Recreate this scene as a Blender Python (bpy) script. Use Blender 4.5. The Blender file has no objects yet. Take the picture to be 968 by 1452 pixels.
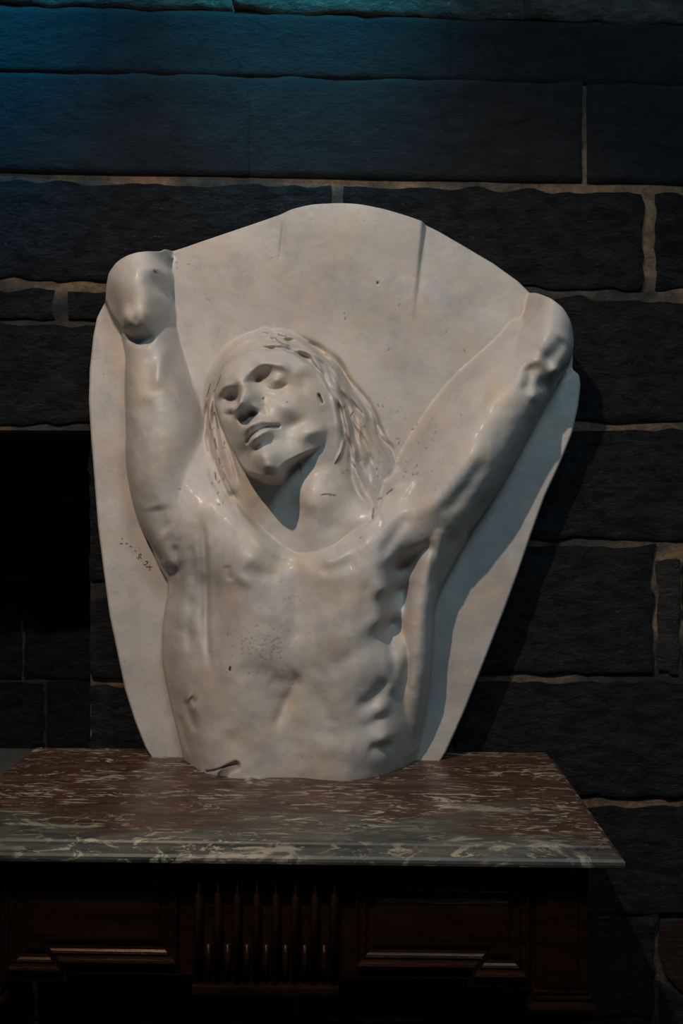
import bpy, bmesh, math, random
import numpy as np
from mathutils import Matrix, Vector

# ------------------------------------------------------------------ camera
FPX = 1600.0                       # focal length in pixels of the 968 x 1452 frame
CAMZ = 1.33
CAM = np.array([0.0, -1.75, CAMZ])
ROLL = math.radians(0.33)
_d = np.array([29 / FPX, 38 / FPX, -1.0]); _d /= np.linalg.norm(_d)      # world +Y seen by the camera
_x = np.array([math.cos(ROLL), -math.sin(ROLL), 0.0]); _x -= _d * _x.dot(_d); _x /= np.linalg.norm(_x)
_z = np.cross(_x, _d)
CM = np.array([_x, _d, _z])        # camera space -> world

sc = bpy.context.scene
COL = sc.collection
cam_data = bpy.data.cameras.new('camera')
cam_data.sensor_width = 36.0
cam_data.lens = 36.0 * FPX / 1452.0
cam_data.clip_start = 0.05
cam = bpy.data.objects.new('camera', cam_data)
COL.objects.link(cam)
_m = Matrix(CM.tolist()).to_4x4()
_m.translation = Vector(CAM.tolist())
cam.matrix_world = _m
sc.camera = cam

# ------------------------------------------------------------------ world, lamps, exposure
vs = sc.view_settings
vs.view_transform = 'Standard'; vs.look = 'None'; vs.gamma = 1.0; vs.exposure = 0.0
vs.use_curve_mapping = False
world = bpy.data.worlds.new('world'); sc.world = world
world.use_nodes = True
world.node_tree.nodes['Background'].inputs[0].default_value = (0.50, 0.80, 1.0, 1)
world.node_tree.nodes['Background'].inputs[1].default_value = 0.045


def spot(name, loc, target, power, color, size, blend, radius):
    l = bpy.data.lights.new(name, 'SPOT')
    l.energy = power; l.color = color; l.spot_size = math.radians(size); l.spot_blend = blend
    l.shadow_soft_size = radius
    o = bpy.data.objects.new(name, l); COL.objects.link(o)
    o.location = loc
    o.rotation_euler = (Vector(target) - Vector(loc)).to_track_quat('-Z', 'Y').to_euler()
    return o


spot('key_spotlight', (-0.60, -1.62, 2.78), (-0.05, -0.1, 1.25), 108, (1.0, 0.80, 0.645), 46, 0.9, 0.02)
spot('blue_spotlight', (-0.62, -0.55, 2.80), (-0.60, 0.0, 2.20), 165, (0.003, 0.36, 0.70), 38, 1.0, 0.05)
spot('teal_spotlight', (-0.16, -0.55, 2.80), (-0.12, 0.0, 2.20), 150, (0.005, 0.40, 0.62), 38, 1.0, 0.05)


def area(name, loc, target, power, color, size):
    l = bpy.data.lights.new(name, 'AREA')
    l.energy = power; l.color = color; l.shape = 'DISK'; l.size = size
    o = bpy.data.objects.new(name, l); COL.objects.link(o)
    o.location = loc
    o.rotation_euler = (Vector(target) - Vector(loc)).to_track_quat('-Z', 'Y').to_euler()
    return o


area('cool_fill_light', (0.55, -1.9, 3.0), (0.1, -0.1, 1.25), 14, (0.56, 0.82, 1.0), 0.6)  # unseen soft fill lamp, added to lift the shadows with cool light


# ------------------------------------------------------------------ pixel helpers
def ray(px, py):
    return CM @ np.array([(px - 484.0) / FPX, (726.0 - py) / FPX, -1.0])


def on_y(px, py, y):
    """point where the sight line of a pixel meets the upright plane y"""
    r = ray(px, py)
    return CAM + r * ((y - CAM[1]) / r[1])


# ------------------------------------------------------------------ object helpers
def tag(o, label=None, cat=None, group=None, kind=None):
    if label: o['label'] = label
    if cat: o['category'] = cat
    if group: o['group'] = group
    if kind: o['kind'] = kind
    return o


def link(name, me, mat=None, parent=None):
    o = bpy.data.objects.new(name, me)
    COL.objects.link(o)
    if mat is not None and me is not None:
        me.materials.append(mat)
    if parent is not None:
        o.parent = parent
    return o


def from_bm(name, bm, mat, parent=None, smooth=False):
    bmesh.ops.recalc_face_normals(bm, faces=bm.faces)
    me = bpy.data.meshes.new(name)
    bm.to_mesh(me); bm.free()
    if smooth:
        for p in me.polygons: p.use_smooth = True
    return link(name, me, mat, parent)


def add_box(bm, x0, x1, y0, y1, z0, z1, bevel=0.0):
    vsx = [bm.verts.new(v) for v in ((x0, y0, z0), (x1, y0, z0), (x1, y1, z0), (x0, y1, z0),
                                     (x0, y0, z1), (x1, y0, z1), (x1, y1, z1), (x0, y1, z1))]
    fs = [bm.faces.new([vsx[i] for i in f]) for f in ((0, 1, 5, 4), (1, 2, 6, 5), (2, 3, 7, 6), (3, 0, 4, 7), (4, 5, 6, 7), (3, 2, 1, 0))]
    if bevel:
        es = list({e for f in fs for e in f.edges})
        bmesh.ops.bevel(bm, geom=es, offset=bevel, segments=2, affect='EDGES', profile=0.5)


def box(name, x0, x1, y0, y1, z0, z1, mat, parent=None, bevel=0.0):
    bm = bmesh.new()
    add_box(bm, x0, x1, y0, y1, z0, z1, bevel)
    return from_bm(name, bm, mat, parent)


def smooth_noise(shape, cell, seed):
    """band-limited random field with unit deviation, features about `cell` samples wide"""
    rng = np.random.default_rng(seed)
    n = rng.standard_normal(shape)
    fy = np.fft.fftfreq(shape[0])[:, None]; fx = np.fft.rfftfreq(shape[1])[None, :]
    cy, cx = cell if isinstance(cell, tuple) else (cell, cell)
    f = np.exp(-((fy * cy) ** 2 + (fx * cx) ** 2) * 4.0)
    r = np.fft.irfft2(np.fft.rfft2(n) * f, s=shape)
    return r / r.std()


# ------------------------------------------------------------------ materials
def new_mat(name):
    m = bpy.data.materials.new(name); m.use_nodes = True
    nt = m.node_tree
    return m, nt, nt.nodes['Principled BSDF']


def nd(nt, t, **kw):
    n = nt.nodes.new(t)
    for k, v in kw.items():
        if k.startswith('i_'):
            n.inputs[k[2:].replace('_', ' ')].default_value = v
        else:
            setattr(n, k, v)
    return n


def ramp(nt, fac, stops, interp='LINEAR'):
    r = nt.nodes.new('ShaderNodeValToRGB')
    r.color_ramp.interpolation = interp
    while len(r.color_ramp.elements) < len(stops):
        r.color_ramp.elements.new(0.5)
    for e, (p, c) in zip(r.color_ramp.elements, stops):
        e.position = p
        e.color = (*c, 1) if len(c) == 3 else c
    nt.links.new(fac, r.inputs[0])
    return r.outputs[0]


def noise(nt, vec, scale, detail=6, rough=0.55, distort=0.0):
    n = nd(nt, 'ShaderNodeTexNoise')
    n.inputs['Scale'].default_value = scale; n.inputs['Detail'].default_value = detail
    n.inputs['Roughness'].default_value = rough; n.inputs['Distortion'].default_value = distort
    nt.links.new(vec, n.inputs['Vector'])
    return n.outputs['Fac']


def coords(nt, scale=(1, 1, 1), rot=(0, 0, 0)):
    g = nd(nt, 'ShaderNodeNewGeometry')
    mp = nd(nt, 'ShaderNodeMapping')
    mp.inputs['Scale'].default_value = scale
    mp.inputs['Rotation'].default_value = rot
    nt.links.new(g.outputs['Position'], mp.inputs['Vector'])
    return mp.outputs['Vector']


def mix(nt, fac, a, b, blend='MIX'):
    m = nd(nt, 'ShaderNodeMix', data_type='RGBA', blend_type=blend)
    for sock, v in ((0, fac), (6, a), (7, b)):
        if isinstance(v, bpy.types.NodeSocket):
            nt.links.new(v, m.inputs[sock])
        else:
            m.inputs[sock].default_value = v if not isinstance(v, tuple) or len(v) == 4 else (*v, 1)
    return m.outputs[2]


def bump(nt, bsdf, height, strength, dist):
    b = nd(nt, 'ShaderNodeBump')
    b.inputs['Strength'].default_value = strength; b.inputs['Distance'].default_value = dist
    nt.links.new(height, b.inputs['Height'])
    nt.links.new(b.outputs['Normal'], bsdf.inputs['Normal'])


def mat_plaster():
    m, nt, b = new_mat('painted_plaster')
    v = coords(nt)
    base = ramp(nt, noise(nt, v, 7, 8, 0.6), [(0.32, (0.36, 0.335, 0.31)), (0.5, (0.49, 0.45, 0.41)), (0.68, (0.56, 0.51, 0.46))])
    # warm and grey blotches of old paint
    warm = ramp(nt, noise(nt, v, 13, 5, 0.6, 0.6), [(0.50, (0, 0, 0)), (0.72, (1, 1, 1))])
    base = mix(nt, warm, base, (0.52, 0.42, 0.31))
    grey = ramp(nt, noise(nt, coords(nt, (1.3, 1, 0.8), (0.3, 0.2, 0.9)), 17, 6, 0.65), [(0.52, (0, 0, 0)), (0.75, (0.8, 0.8, 0.8))])
    base = mix(nt, grey, base, (0.33, 0.33, 0.345))
    speck = ramp(nt, noise(nt, v, 210, 3, 0.5), [(0.66, (0, 0, 0)), (0.75, (0.7, 0.7, 0.7))])
    patch = ramp(nt, noise(nt, v, 9, 3, 0.5), [(0.45, (0, 0, 0)), (0.65, (1, 1, 1))])
    sp = nd(nt, 'ShaderNodeMath', operation='MULTIPLY')
    nt.links.new(speck, sp.inputs[0]); nt.links.new(patch, sp.inputs[1])
    base = mix(nt, sp.outputs[0], base, (0.15, 0.13, 0.11))
    at = nd(nt, 'ShaderNodeAttribute', attribute_name='stain')
    base = mix(nt, at.outputs['Fac'], base, (0.035, 0.028, 0.025))
    nt.links.new(base, b.inputs['Base Color'])
    r = ramp(nt, noise(nt, v, 30, 4), [(0.3, (0.38,) * 3), (0.7, (0.58,) * 3)])
    nt.links.new(r, b.inputs['Roughness'])
    b.inputs['Specular IOR Level'].default_value = 0.42
    b.inputs['Coat Weight'].default_value = 0.03; b.inputs['Coat Roughness'].default_value = 0.14
    bump(nt, b, noise(nt, v, 120, 6, 0.6), 0.07, 0.004)
    return m


def mat_stone(name, dark, light, relief=1.0):
    m, nt, b = new_mat(name)
    v = coords(nt, (1, 1, 2.2))
    f = noise(nt, v, 22, 12, 0.74, 0.5)
    c = ramp(nt, f, [(0.40, dark), (0.66, light)])
    fl = ramp(nt, noise(nt, v, 75, 6, 0.7), [(0.60, (0, 0, 0)), (0.72, (0.7, 0.7, 0.7))])
    c = mix(nt, fl, c, tuple(min(1, x * 2.6) for x in light))
    nt.links.new(c, b.inputs['Base Color'])
    b.inputs['Roughness'].default_value = 0.75
    b.inputs['Specular IOR Level'].default_value = 0.25
    h = nd(nt, 'ShaderNodeMath', operation='ADD')
    nt.links.new(f, h.inputs[0]); nt.links.new(noise(nt, coords(nt, (1, 1, 1.6)), 60, 8, 0.7), h.inputs[1])
    bump(nt, b, h.outputs[0], relief, 0.045)
    return m


def mat_mortar():
    m, nt, b = new_mat('old_mortar')
    v = coords(nt)
    f = noise(nt, coords(nt, (0.5, 1, 1.0)), 7, 4, 0.6)
    c = ramp(nt, f, [(0.38, (0.022, 0.021, 0.021)), (0.48, (0.070, 0.056, 0.044)), (0.60, (0.23, 0.145, 0.080))])
    d = ramp(nt, noise(nt, v, 55, 8, 0.7), [(0.35, (0.25, 0.25, 0.25)), (0.6, (1, 1, 1))])
    c = mix(nt, 0.75, c, d, 'MULTIPLY')
    nt.links.new(c, b.inputs['Base Color'])
    b.inputs['Roughness'].default_value = 0.9
    bump(nt, b, noise(nt, v, 90, 8, 0.7), 0.8, 0.008)
    return m


def mat_marble():
    m, nt, b = new_mat('brown_breccia_marble')
    v = coords(nt, (2.2, 5.5, 5.5), (0, 0, 0.05))
    zone = noise(nt, coords(nt, (0.9, 2.6, 1)), 5.0, 6, 0.6)
    g = nd(nt, 'ShaderNodeNewGeometry'); sx = nd(nt, 'ShaderNodeSeparateXYZ')
    nt.links.new(g.outputs['Position'], sx.inputs[0])
    fr = nd(nt, 'ShaderNodeMapRange'); fr.inputs[1].default_value = -0.24; fr.inputs[2].default_value = -0.47
    fr.inputs[3].default_value = -0.20; fr.inputs[4].default_value = 0.18
    nt.links.new(sx.outputs['Y'], fr.inputs[0])
    za = nd(nt, 'ShaderNodeMath', operation='ADD'); nt.links.new(zone, za.inputs[0]); nt.links.new(fr.outputs[0], za.inputs[1])
    red = ramp(nt, noise(nt, v, 6, 8, 0.65, 0.8), [(0.3, (0.030, 0.015, 0.011)), (0.55, (0.072, 0.036, 0.024)), (0.75, (0.135, 0.078, 0.053))])
    grn = ramp(nt, noise(nt, v, 5, 8, 0.65, 0.8), [(0.3, (0.028, 0.032, 0.027)), (0.55, (0.085, 0.082, 0.066)), (0.75, (0.16, 0.14, 0.105))])
    zm = ramp(nt, za.outputs[0], [(0.47, (0, 0, 0)), (0.60, (1, 1, 1))])
    c = mix(nt, zm, red, grn)
    # pale streaks, long in x
    st = ramp(nt, noise(nt, coords(nt, (2.6, 7.5, 7.5), (0, 0, 0.08)), 8, 9, 0.66, 1.6), [(0.545, (0, 0, 0)), (0.60, (1, 1, 1))])
    gate = ramp(nt, noise(nt, coords(nt, (1, 2, 2)), 5.0, 3), [(0.40, (0.12,) * 3), (0.56, (0.95,) * 3)])
    s2 = mix(nt, 1.0, st, gate, 'MULTIPLY')
    c = mix(nt, s2, c, (0.42, 0.35, 0.25))
    big = ramp(nt, noise(nt, coords(nt, (1.2, 3.6, 3.6)), 4.6, 9, 0.7, 0.8), [(0.565, (0, 0, 0)), (0.60, (0.85, 0.85, 0.85))])
    c = mix(nt, mix(nt, 1.0, big, zm, 'MULTIPLY'), c, (0.33, 0.285, 0.215))
    n1 = nd(nt, 'ShaderNodeTexNoise'); n1.inputs['Scale'].default_value = 5.5; n1.inputs['Detail'].default_value = 6; n1.inputs['Distortion'].default_value = 1.6
    nt.links.new(coords(nt, (1.6, 4.2, 4.2), (0, 0, -0.12)), n1.inputs['Vector'])
    ve = ramp(nt, n1.outputs['Fac'], [(0.482, (0, 0, 0)), (0.498, (0.8, 0.8, 0.8)), (0.513, (0, 0, 0))])
    gate2 = ramp(nt, noise(nt, coords(nt, (2, 3, 3)), 6.5, 3), [(0.48, (0, 0, 0)), (0.62, (1, 1, 1))])
    c = mix(nt, mix(nt, 1.0, ve, gate2, 'MULTIPLY'), c, (0.42, 0.32, 0.22))
    nt.links.new(c, b.inputs['Base Color'])
    nt.links.new(ramp(nt, noise(nt, v, 9, 5), [(0.3, (0.30,) * 3), (0.7, (0.46,) * 3)]), b.inputs['Roughness'])
    b.inputs['Specular IOR Level'].default_value = 0.3
    return m


def mat_wood():
    m, nt, b = new_mat('dark_stained_oak')
    v = coords(nt, (1.0, 6, 9))
    c = ramp(nt, noise(nt, v, 10, 8, 0.6, 0.5), [(0.3, (0.006, 0.0024, 0.0014)), (0.7, (0.020, 0.0075, 0.0034))])
    nt.links.new(c, b.inputs['Base Color'])
    b.inputs['Roughness'].default_value = 0.28
    b.inputs['Specular IOR Level'].default_value = 0.22
    b.inputs['Specular Tint'].default_value = (1.0, 0.62, 0.38, 1)
    bump(nt, b, noise(nt, v, 40, 6), 0.15, 0.003)
    return m


def mat_plain(name, col, rough=0.8):
    m, nt, b = new_mat(name)
    v = coords(nt)
    c = ramp(nt, noise(nt, v, 12, 8, 0.6), [(0.3, tuple(x * 0.6 for x in col)), (0.7, col)])
    nt.links.new(c, b.inputs['Base Color']); b.inputs['Roughness'].default_value = rough
    bump(nt, b, noise(nt, v, 70, 6), 0.4, 0.006)
    return m


M_PLASTER = mat_plaster()
M_STONE = mat_stone('black_volcanic_stone', (0.006, 0.0062, 0.0074), (0.047, 0.047, 0.051))
M_STONE_B = mat_stone('black_volcanic_stone_smoother', (0.006, 0.0065, 0.008), (0.014, 0.015, 0.0175), 0.45)
M_STONE_G = mat_stone('grey_stone', (0.035, 0.034, 0.033), (0.085, 0.080, 0.075))
M_STONE_R = mat_stone('reddish_brown_stone', (0.022, 0.012, 0.009), (0.075, 0.036, 0.024))
M_CORNICE = mat_stone('pale_grey_stone', (0.035, 0.036, 0.032), (0.10, 0.105, 0.088), 0.6)
M_MORTAR = mat_mortar()
M_MARBLE = mat_marble()
M_WOOD = mat_wood()
M_INK = mat_plain('incised_mark', (0.09, 0.07, 0.055))
M_FLOOR = mat_plain('dark_floor_stone', (0.03, 0.028, 0.027))
M_SILL = mat_plain('grey_sill_stone', (0.11, 0.105, 0.095))

# ------------------------------------------------------------------ the wall
TABLE_Z = CAMZ - 0.409
XJ = on_y(127, 800, 0.0)[0]                 # jamb of the recess
ZL = on_y(60, 610, 0.0)[2]                  # its lintel
RECESS_Y = 0.45
SILL_Z = on_y(60, 1059, RECESS_Y)[2]

bm = bmesh.new()
add_box(bm, -1.5, 1.5, 0.006, 0.75, ZL, 3.0)
add_box(bm, XJ, 1.5, 0.006, 0.75, 0.0, ZL)
add_box(bm, -1.5, XJ, RECESS_Y + 0.006, 0.75, 0.0, ZL)
add_box(bm, -1.5, XJ, 0.006, RECESS_Y + 0.006, 0.0, SILL_Z - 0.03)
wall = from_bm('wall_back', bm, M_MORTAR)
tag(wall, 'dark wall of rough black stone blocks with pale mortar joints', 'wall', kind='structure')
floor = box('floor', -1.5, 1.5, -3.0, 0.006, -0.05, 0.0, M_FLOOR)
tag(floor, 'dark stone floor under the console table', 'floor', kind='structure')

_srng = random.Random(7)


def stone(q, mat, y=0.0, rough=0.0026, proud=0.0045, jitter=0.0017, nx=None, nz=None, name='stone_block'):
    """block whose face has the four pixel corners q = (TL, TR, BR, BL) on the upright plane y"""
    c = [on_y(a, b, y) for a, b in q]
    wdt = abs(c[1][0] - c[0][0]); hgt = abs(c[0][2] - c[3][2])
    nx = nx or max(6, min(60, int(wdt / 0.011))); nz = nz or max(4, min(26, int(hgt / 0.011)))
    seed = _srng.randrange(10 ** 6)
    n1 = smooth_noise((nz + 1 + 16, nx + 1 + 16), (3.0, 5.0), seed)[8:8 + nz + 1, 8:8 + nx + 1]
    n2 = smooth_noise((nz + 1 + 16, nx + 1 + 16), (1.2, 2.0), seed + 1)[8:8 + nz + 1, 8:8 + nx + 1]
    bm = bmesh.new()
    rows = []
    for j in range(nz + 1):
        r = []
        for i in range(nx + 1):
            s, t = i / nx, j / nz
            p = (c[0] * (1 - s) + c[1] * s) * (1 - t) + (c[3] * (1 - s) + c[2] * s) * t
            e = min(i, nx - i, j, nz - j)
            edge = {0: 0.62, 1: 0.95}.get(e, 1.0)
            p = p.copy()
            jit = jitter if e == 0 else 0.0
            p[0] += jit * n2[j, i]; p[2] += jit * n2[j, i] * 1.3
            p[1] = y + 0.004 - edge * (proud + rough * (0.75 * n1[j, i] + 0.45 * n2[j, i]))
            p[1] = min(p[1], y + 0.003)
            r.append(bm.verts.new(p.tolist()))
        rows.append(r)
    for j in range(nz):
        for i in range(nx):
            bm.faces.new((rows[j][i], rows[j][i + 1], rows[j + 1][i + 1], rows[j + 1][i]))
    rim = rows[0] + [rows[j][nx] for j in range(1, nz + 1)] + rows[nz][-2::-1] + [rows[j][0] for j in range(nz - 1, 0, -1)]
    back = [bm.verts.new((v.co.x, y + 0.03, v.co.z)) for v in rim]
    for k in range(len(rim)):
        k2 = (k + 1) % len(rim)
        bm.faces.new((rim[k], rim[k2], back[k2], back[k]))
    bm.faces.new(back)
    return from_bm(name, bm, mat, wall, smooth=True)


def jl(a, b):
    """joint line: y at x=0 and at x=968"""
    return lambda x: a + (b - a) * x / 968.0


def course(top, tg, bot, bg, cuts, mat=M_STONE, **kw):
    """one course between joint lines; cuts = [(x, half gap), ...]"""
    for (xa, ga), (xb, gb) in zip(cuts[:-1], cuts[1:]):
        l, r = xa + ga, xb - gb
        q = [(l, top(l) + tg), (r, top(r) + tg), (r, bot(r) - bg), (l, bot(l) - bg)]
        stone(q, mat, **kw)


J0 = jl(6, 36); J1 = jl(101, 120); J2 = jl(249, 267); J3 = jl(402, 419); J3B = jl(457, 462)
J4 = jl(604, 604); J5 = jl(766, 769); J6 = jl(955, 963); J7 = jl(1136, 1138); J8 = jl(1302, 1300); J9 = jl(1450, 1446)
JT = jl(-170, -150); JTT = jl(-330, -310)
course(JTT, 3, JT, 2, [(-330, 2), (120, 3), (560, 3), (1000, 3), (1330, 2)], M_CORNICE)
course(JT, 2, J0, 1, [(-330, 2), (-40, 2), (330, .2), (742, .2), (1130, 2), (1330, 2)], M_CORNICE, proud=0.008, rough=0.002)
course(J0, 0.2, J1, -0.6, [(-330, 2), (150, -.4), (640, -.4), (1080, 2), (1330, 2)], M_STONE_B, rough=0.0008, jitter=0.0)
course(J1, -0.6, J2, 7, [(-330, 2), (-80, 3), (352, -.4), (829, 4), (1230, 3), (1330, 2)], M_STONE_B, rough=0.0015, jitter=0.0004)
course(J2, 7, J3, 9, [(-330, 2), (-120, 5), (477, 9), (921, 10), (1330, 2)])
course(J3, 9, J3B, 4, [(-330, 2), (-190, 4), (85, 10), (330, 4)])
course(J3B, 3, J4, 4, [(-330, 2), (-30, 3), (330, 4)])
course(J3, 8, J4, 9, [(330, 4), (690, 6), (1110, 7), (1330, 2)])
# left of the sculpture, beside the recess
JA = jl(836, 836); JB = jl(968, 968)
course(J4, 4, JA, 14, [(127, 1), (400, 5)])
course(JA, 14, JB, 5, [(127, 1), (330, 5)])
course(JB, 5, J7, 4, [(127, 1), (380, 5)])
# right of the sculpture
course(J4, 7, J5, 5, [(400, 5), (700, 5), (1170, 6), (1330, 2)])
course(J5, 6, J6, 6, [(330, 5), (560, 5), (930, 3)])
course(J5, 26, J6, 6, [(930, 2), (966, 3)], M_STONE_G)
course(J5, 6, J6, 6, [(966, 3), (1330, 2)])
course(J6, 7, J7, 7, [(380, 5), (640, 5), (1120, 6), (1330, 2)])
course(J7, 7, J8, 2, [(-330, 2), (100, 5), (560, 5), (1080, 5), (1330, 2)])
course(J8, 2, J9, 2, [(-330, 2), (-60, 4), (420, 4), (931, 3)], rough=0.0045)
q = [(936, J8(936) + 6), (1110, J8(1110) + 4), (1110, 1560), (1010, 1470)]
stone([(937, 1308), (1120, 1304), (1120, 1520), (940, 1384)], M_STONE_R, rough=0.002, proud=0.009)
stone([(935, 1392), (1115, 1532), (1115, 1640), (935, 1600)], M_STONE)
course(J9, 2, jl(1640, 1640), 4, [(-330, 2), (40, 4), (520, 4), (931, 4)])
course(jl(1640, 1640), 4, jl(1850, 1850), 4, [(-330, 2), (240, 4), (760, 4), (1330, 2)])
# the recess: far wall, blocks a few centimetres proud of their joints
for (a, b, t, u) in ((-420, 150, 560, 703), (-420, -120, 707, 823), (-117, 150, 707, 823), (-420, 30, 828, 962), (34, 150, 828, 962),
                     (-420, 62, 967, 1075), (67, 150, 967, 1075)):
    stone([(a, t), (b, t), (b, u), (a, u)], M_STONE, y=RECESS_Y, rough=0.003)

TX0, TX1 = -0.517, 0.300                  # console: marble extents
TYF, TYB = -0.480, -0.022
sill = box('trim_1', -1.45, XJ - 0.002, 0.0, RECESS_Y - 0.012, SILL_Z - 0.06, SILL_Z, M_SILL, bevel=0.004)
tag(sill, 'grey stone sill of the dark recess behind the console table', 'sill', kind='structure')
ledge = box('trim_2', -1.45, TX0 - 0.006, -0.20, -0.012, SILL_Z - 0.06, SILL_Z, M_SILL, bevel=0.004)
tag(ledge, 'grey stone ledge beside the left end of the marble top', 'ledge', kind='structure')

# ------------------------------------------------------------------ marble top
# outline profile going down the moulded edge: (inset from the full size, z below the top)
MT = 0.024
prof = [(0.017, 0.0), (0.0145, 0.0008), (0.0125, 0.003), (0.0115, 0.006), (0.0095, 0.0075), (0.0085, 0.0095), (0.0055, 0.0105),
        (0.002, 0.0125), (0.0, 0.0155), (0.0, 0.019), (0.0012, 0.0222), (0.004, MT)]
bm = bmesh.new()
loops = []
for ins, dz in prof:
    loops.append([bm.verts.new(p) for p in ((TX0 + ins, TYF + ins, TABLE_Z - dz), (TX1 - ins, TYF + ins, TABLE_Z - dz),
                                            (TX1 - ins, TYB, TABLE_Z - dz), (TX0 + ins, TYB, TABLE_Z - dz))])
for a, b in zip(loops[:-1], loops[1:]):
    for k in range(4):
        bm.faces.new((a[k], a[(k + 1) % 4], b[(k + 1) % 4], b[k]))
bm.faces.new(loops[0]); bm.faces.new(loops[-1][::-1])
top = from_bm('marble_top', bm, M_MARBLE)
tag(top, 'brown and grey veined marble slab with moulded edge on the console table', 'marble top')

# ------------------------------------------------------------------ console table
FY = -0.440                                  # face of the apron
ZT = TABLE_Z - MT
CX = (TX0 + TX1) / 2
PX = 1.31 / FPX
table = bpy.data.objects.new('console_table', None); COL.objects.link(table)
table.location = (CX, (TYF + TYB) / 2, 0.0)
tag(table, 'dark stained wooden console table with panelled apron and fluted centre block', 'table')
bpy.context.view_layer.update()


def tpart(name, bm, parent=table, smooth=False, mat=M_WOOD):
    o = from_bm(name, bm, mat, None, smooth)
    o.parent = parent
    if parent is table:
        o.matrix_parent_inverse = Matrix.Translation(-Vector(table.location))
    return o


HW = 0.374
zpx = lambda py: CAMZ - (py - 690) * PX      # height of an apron pixel row (roll aside)
z_in, z_out, z_blk = zpx(1395), zpx(1407), zpx(1414)
STEP = 0.236
# apron boards: one to each side of the centre block, its lower edge stepped
for s in (-1, 1):
    bm = bmesh.new()
    pts = [(0.084, ZT), (0.316, ZT), (0.316, z_out), (STEP, z_out), (STEP, z_in), (0.084, z_in)]
    f = [bm.verts.new((CX + s * x, FY, z)) for x, z in pts]
    bk = [bm.verts.new((CX + s * x, FY + 0.022, z)) for x, z in pts]
    bm.faces.new(f); bm.faces.new(bk[::-1])
    for k in range(6):
        bm.faces.new((f[k], f[(k + 1) % 6], bk[(k + 1) % 6], bk[k]))
    apron = tpart('apron_board', bm)
    # panel frame: mitred bolection moulding with a stepped lower run
    out = [(0.104, zpx(1253)), (0.306, zpx(1253)), (0.306, zpx(1389)), (STEP + 0.004, zpx(1389)), (STEP + 0.004, zpx(1376)), (0.104, zpx(1376))]
    prof_m = [(0.0, 0.0), (0.0, 0.0070), (0.0006, 0.0084), (0.0018, 0.0090), (0.0030, 0.0084), (0.0036, 0.0070), (0.0050, 0.0052), (0.0075, 0.0040), (0.0098, 0.0040), (0.0103, 0.0052), (0.0113, 0.0058), (0.0123, 0.0052), (0.0128, 0.0035), (0.0150, 0.0015), (0.0185, 0.0005)]
    mb = bmesh.new()
    n = len(out)
    rings = []
    for ins, pr in prof_m:
        ring = []
        for k in range(n):
            p0, p1, p2 = out[k - 1], out[k], out[(k + 1) % n]
            d1 = np.array(p1) - np.array(p0); d1 /= np.linalg.norm(d1)
            d2 = np.array(p2) - np.array(p1); d2 /= np.linalg.norm(d2)
            n1 = np.array([d1[1], -d1[0]]); n2 = np.array([d2[1], -d2[0]])
            q_ = np.array(p1) + ins * (n1 + n2)
            ring.append(mb.verts.new((CX + s * q_[0], FY - pr, q_[1])))
        rings.append(ring)
    for a, b in zip(rings[:-1], rings[1:]):
        for k in range(n):
            mb.faces.new((a[k], a[(k + 1) % n], b[(k + 1) % n], b[k]))
    o = tpart('panel_moulding', mb, apron)
    # raised field of the panel
    fb = bmesh.new()
    fo = []
    for ins, pr in ((0.021, 0.0), (0.021, 0.0015), (0.026, 0.004)):
        ring = []
        for k in range(n):
            p0, p1, p2 = out[k - 1], out[k], out[(k + 1) % n]
            d1 = np.array(p1) - np.array(p0); d1 /= np.linalg.norm(d1)
            d2 = np.array(p2) - np.array(p1); d2 /= np.linalg.norm(d2)
            q_ = np.array(p1) + ins * (np.array([d1[1], -d1[0]]) + np.array([d2[1], -d2[0]]))
            ring.append(fb.verts.new((CX + s * q_[0], FY - pr, q_[1])))
        fo.append(ring)
    for a, b in zip(fo[:-1], fo[1:]):
        for k in range(n):
            fb.faces.new((a[k], a[(k + 1) % n], b[(k + 1) % n], b[k]))
    fb.faces.new(fo[-1])
    tpart('panel', fb, apron)

# centre block with upright reeds; the lower third of each channel is filled by a cable
bm = bmesh.new(); add_box(bm, CX - 0.086, CX + 0.086, FY - 0.002, FY + 0.03, z_blk, ZT, 0.001)
block = tpart('centre_block', bm)
bm = bmesh.new(); add_box(bm, CX - 0.086, CX + 0.086, FY - 0.016, FY - 0.002, z_blk - 0.002, z_blk + 0.011, 0.002)
tpart('bottom_rail', bm, block)
bm = bmesh.new(); add_box(bm, CX - 0.086, CX + 0.086, FY - 0.014, FY - 0.002, ZT - 0.012, ZT, 0.001)
tpart('top_rail', bm, block)


def half_round(x, r, z0, z1, depth, seg=8, dome=False):
    bm = bmesh.new()
    prof_ = [(x + r * math.cos(math.pi * k / seg), FY - 0.002 - depth * math.sin(math.pi * k / seg)) for k in range(seg + 1)]
    lo = [bm.verts.new((a, b, z0)) for a, b in prof_]; hi = [bm.verts.new((a, b, z1)) for a, b in prof_]
    for k in range(seg):
        bm.faces.new((lo[k], lo[k + 1], hi[k + 1], hi[k]))
    bm.faces.new(lo); bm.faces.new(hi[::-1]); bm.faces.new((lo[0], hi[0], hi[-1], lo[-1]))
    return bm


NR = 8
for k in range(NR):
    x = CX - 0.079 + k * 0.158 / (NR - 1)
    tpart('reed', half_round(x, 0.0052, z_blk + 0.011, ZT - 0.012, 0.011), block, True)
    if k < NR - 1:
        tpart('cable', half_round(x + 0.079 / (NR - 1), 0.0040, z_blk + 0.011, zpx(1346), 0.006), block, True)

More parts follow.
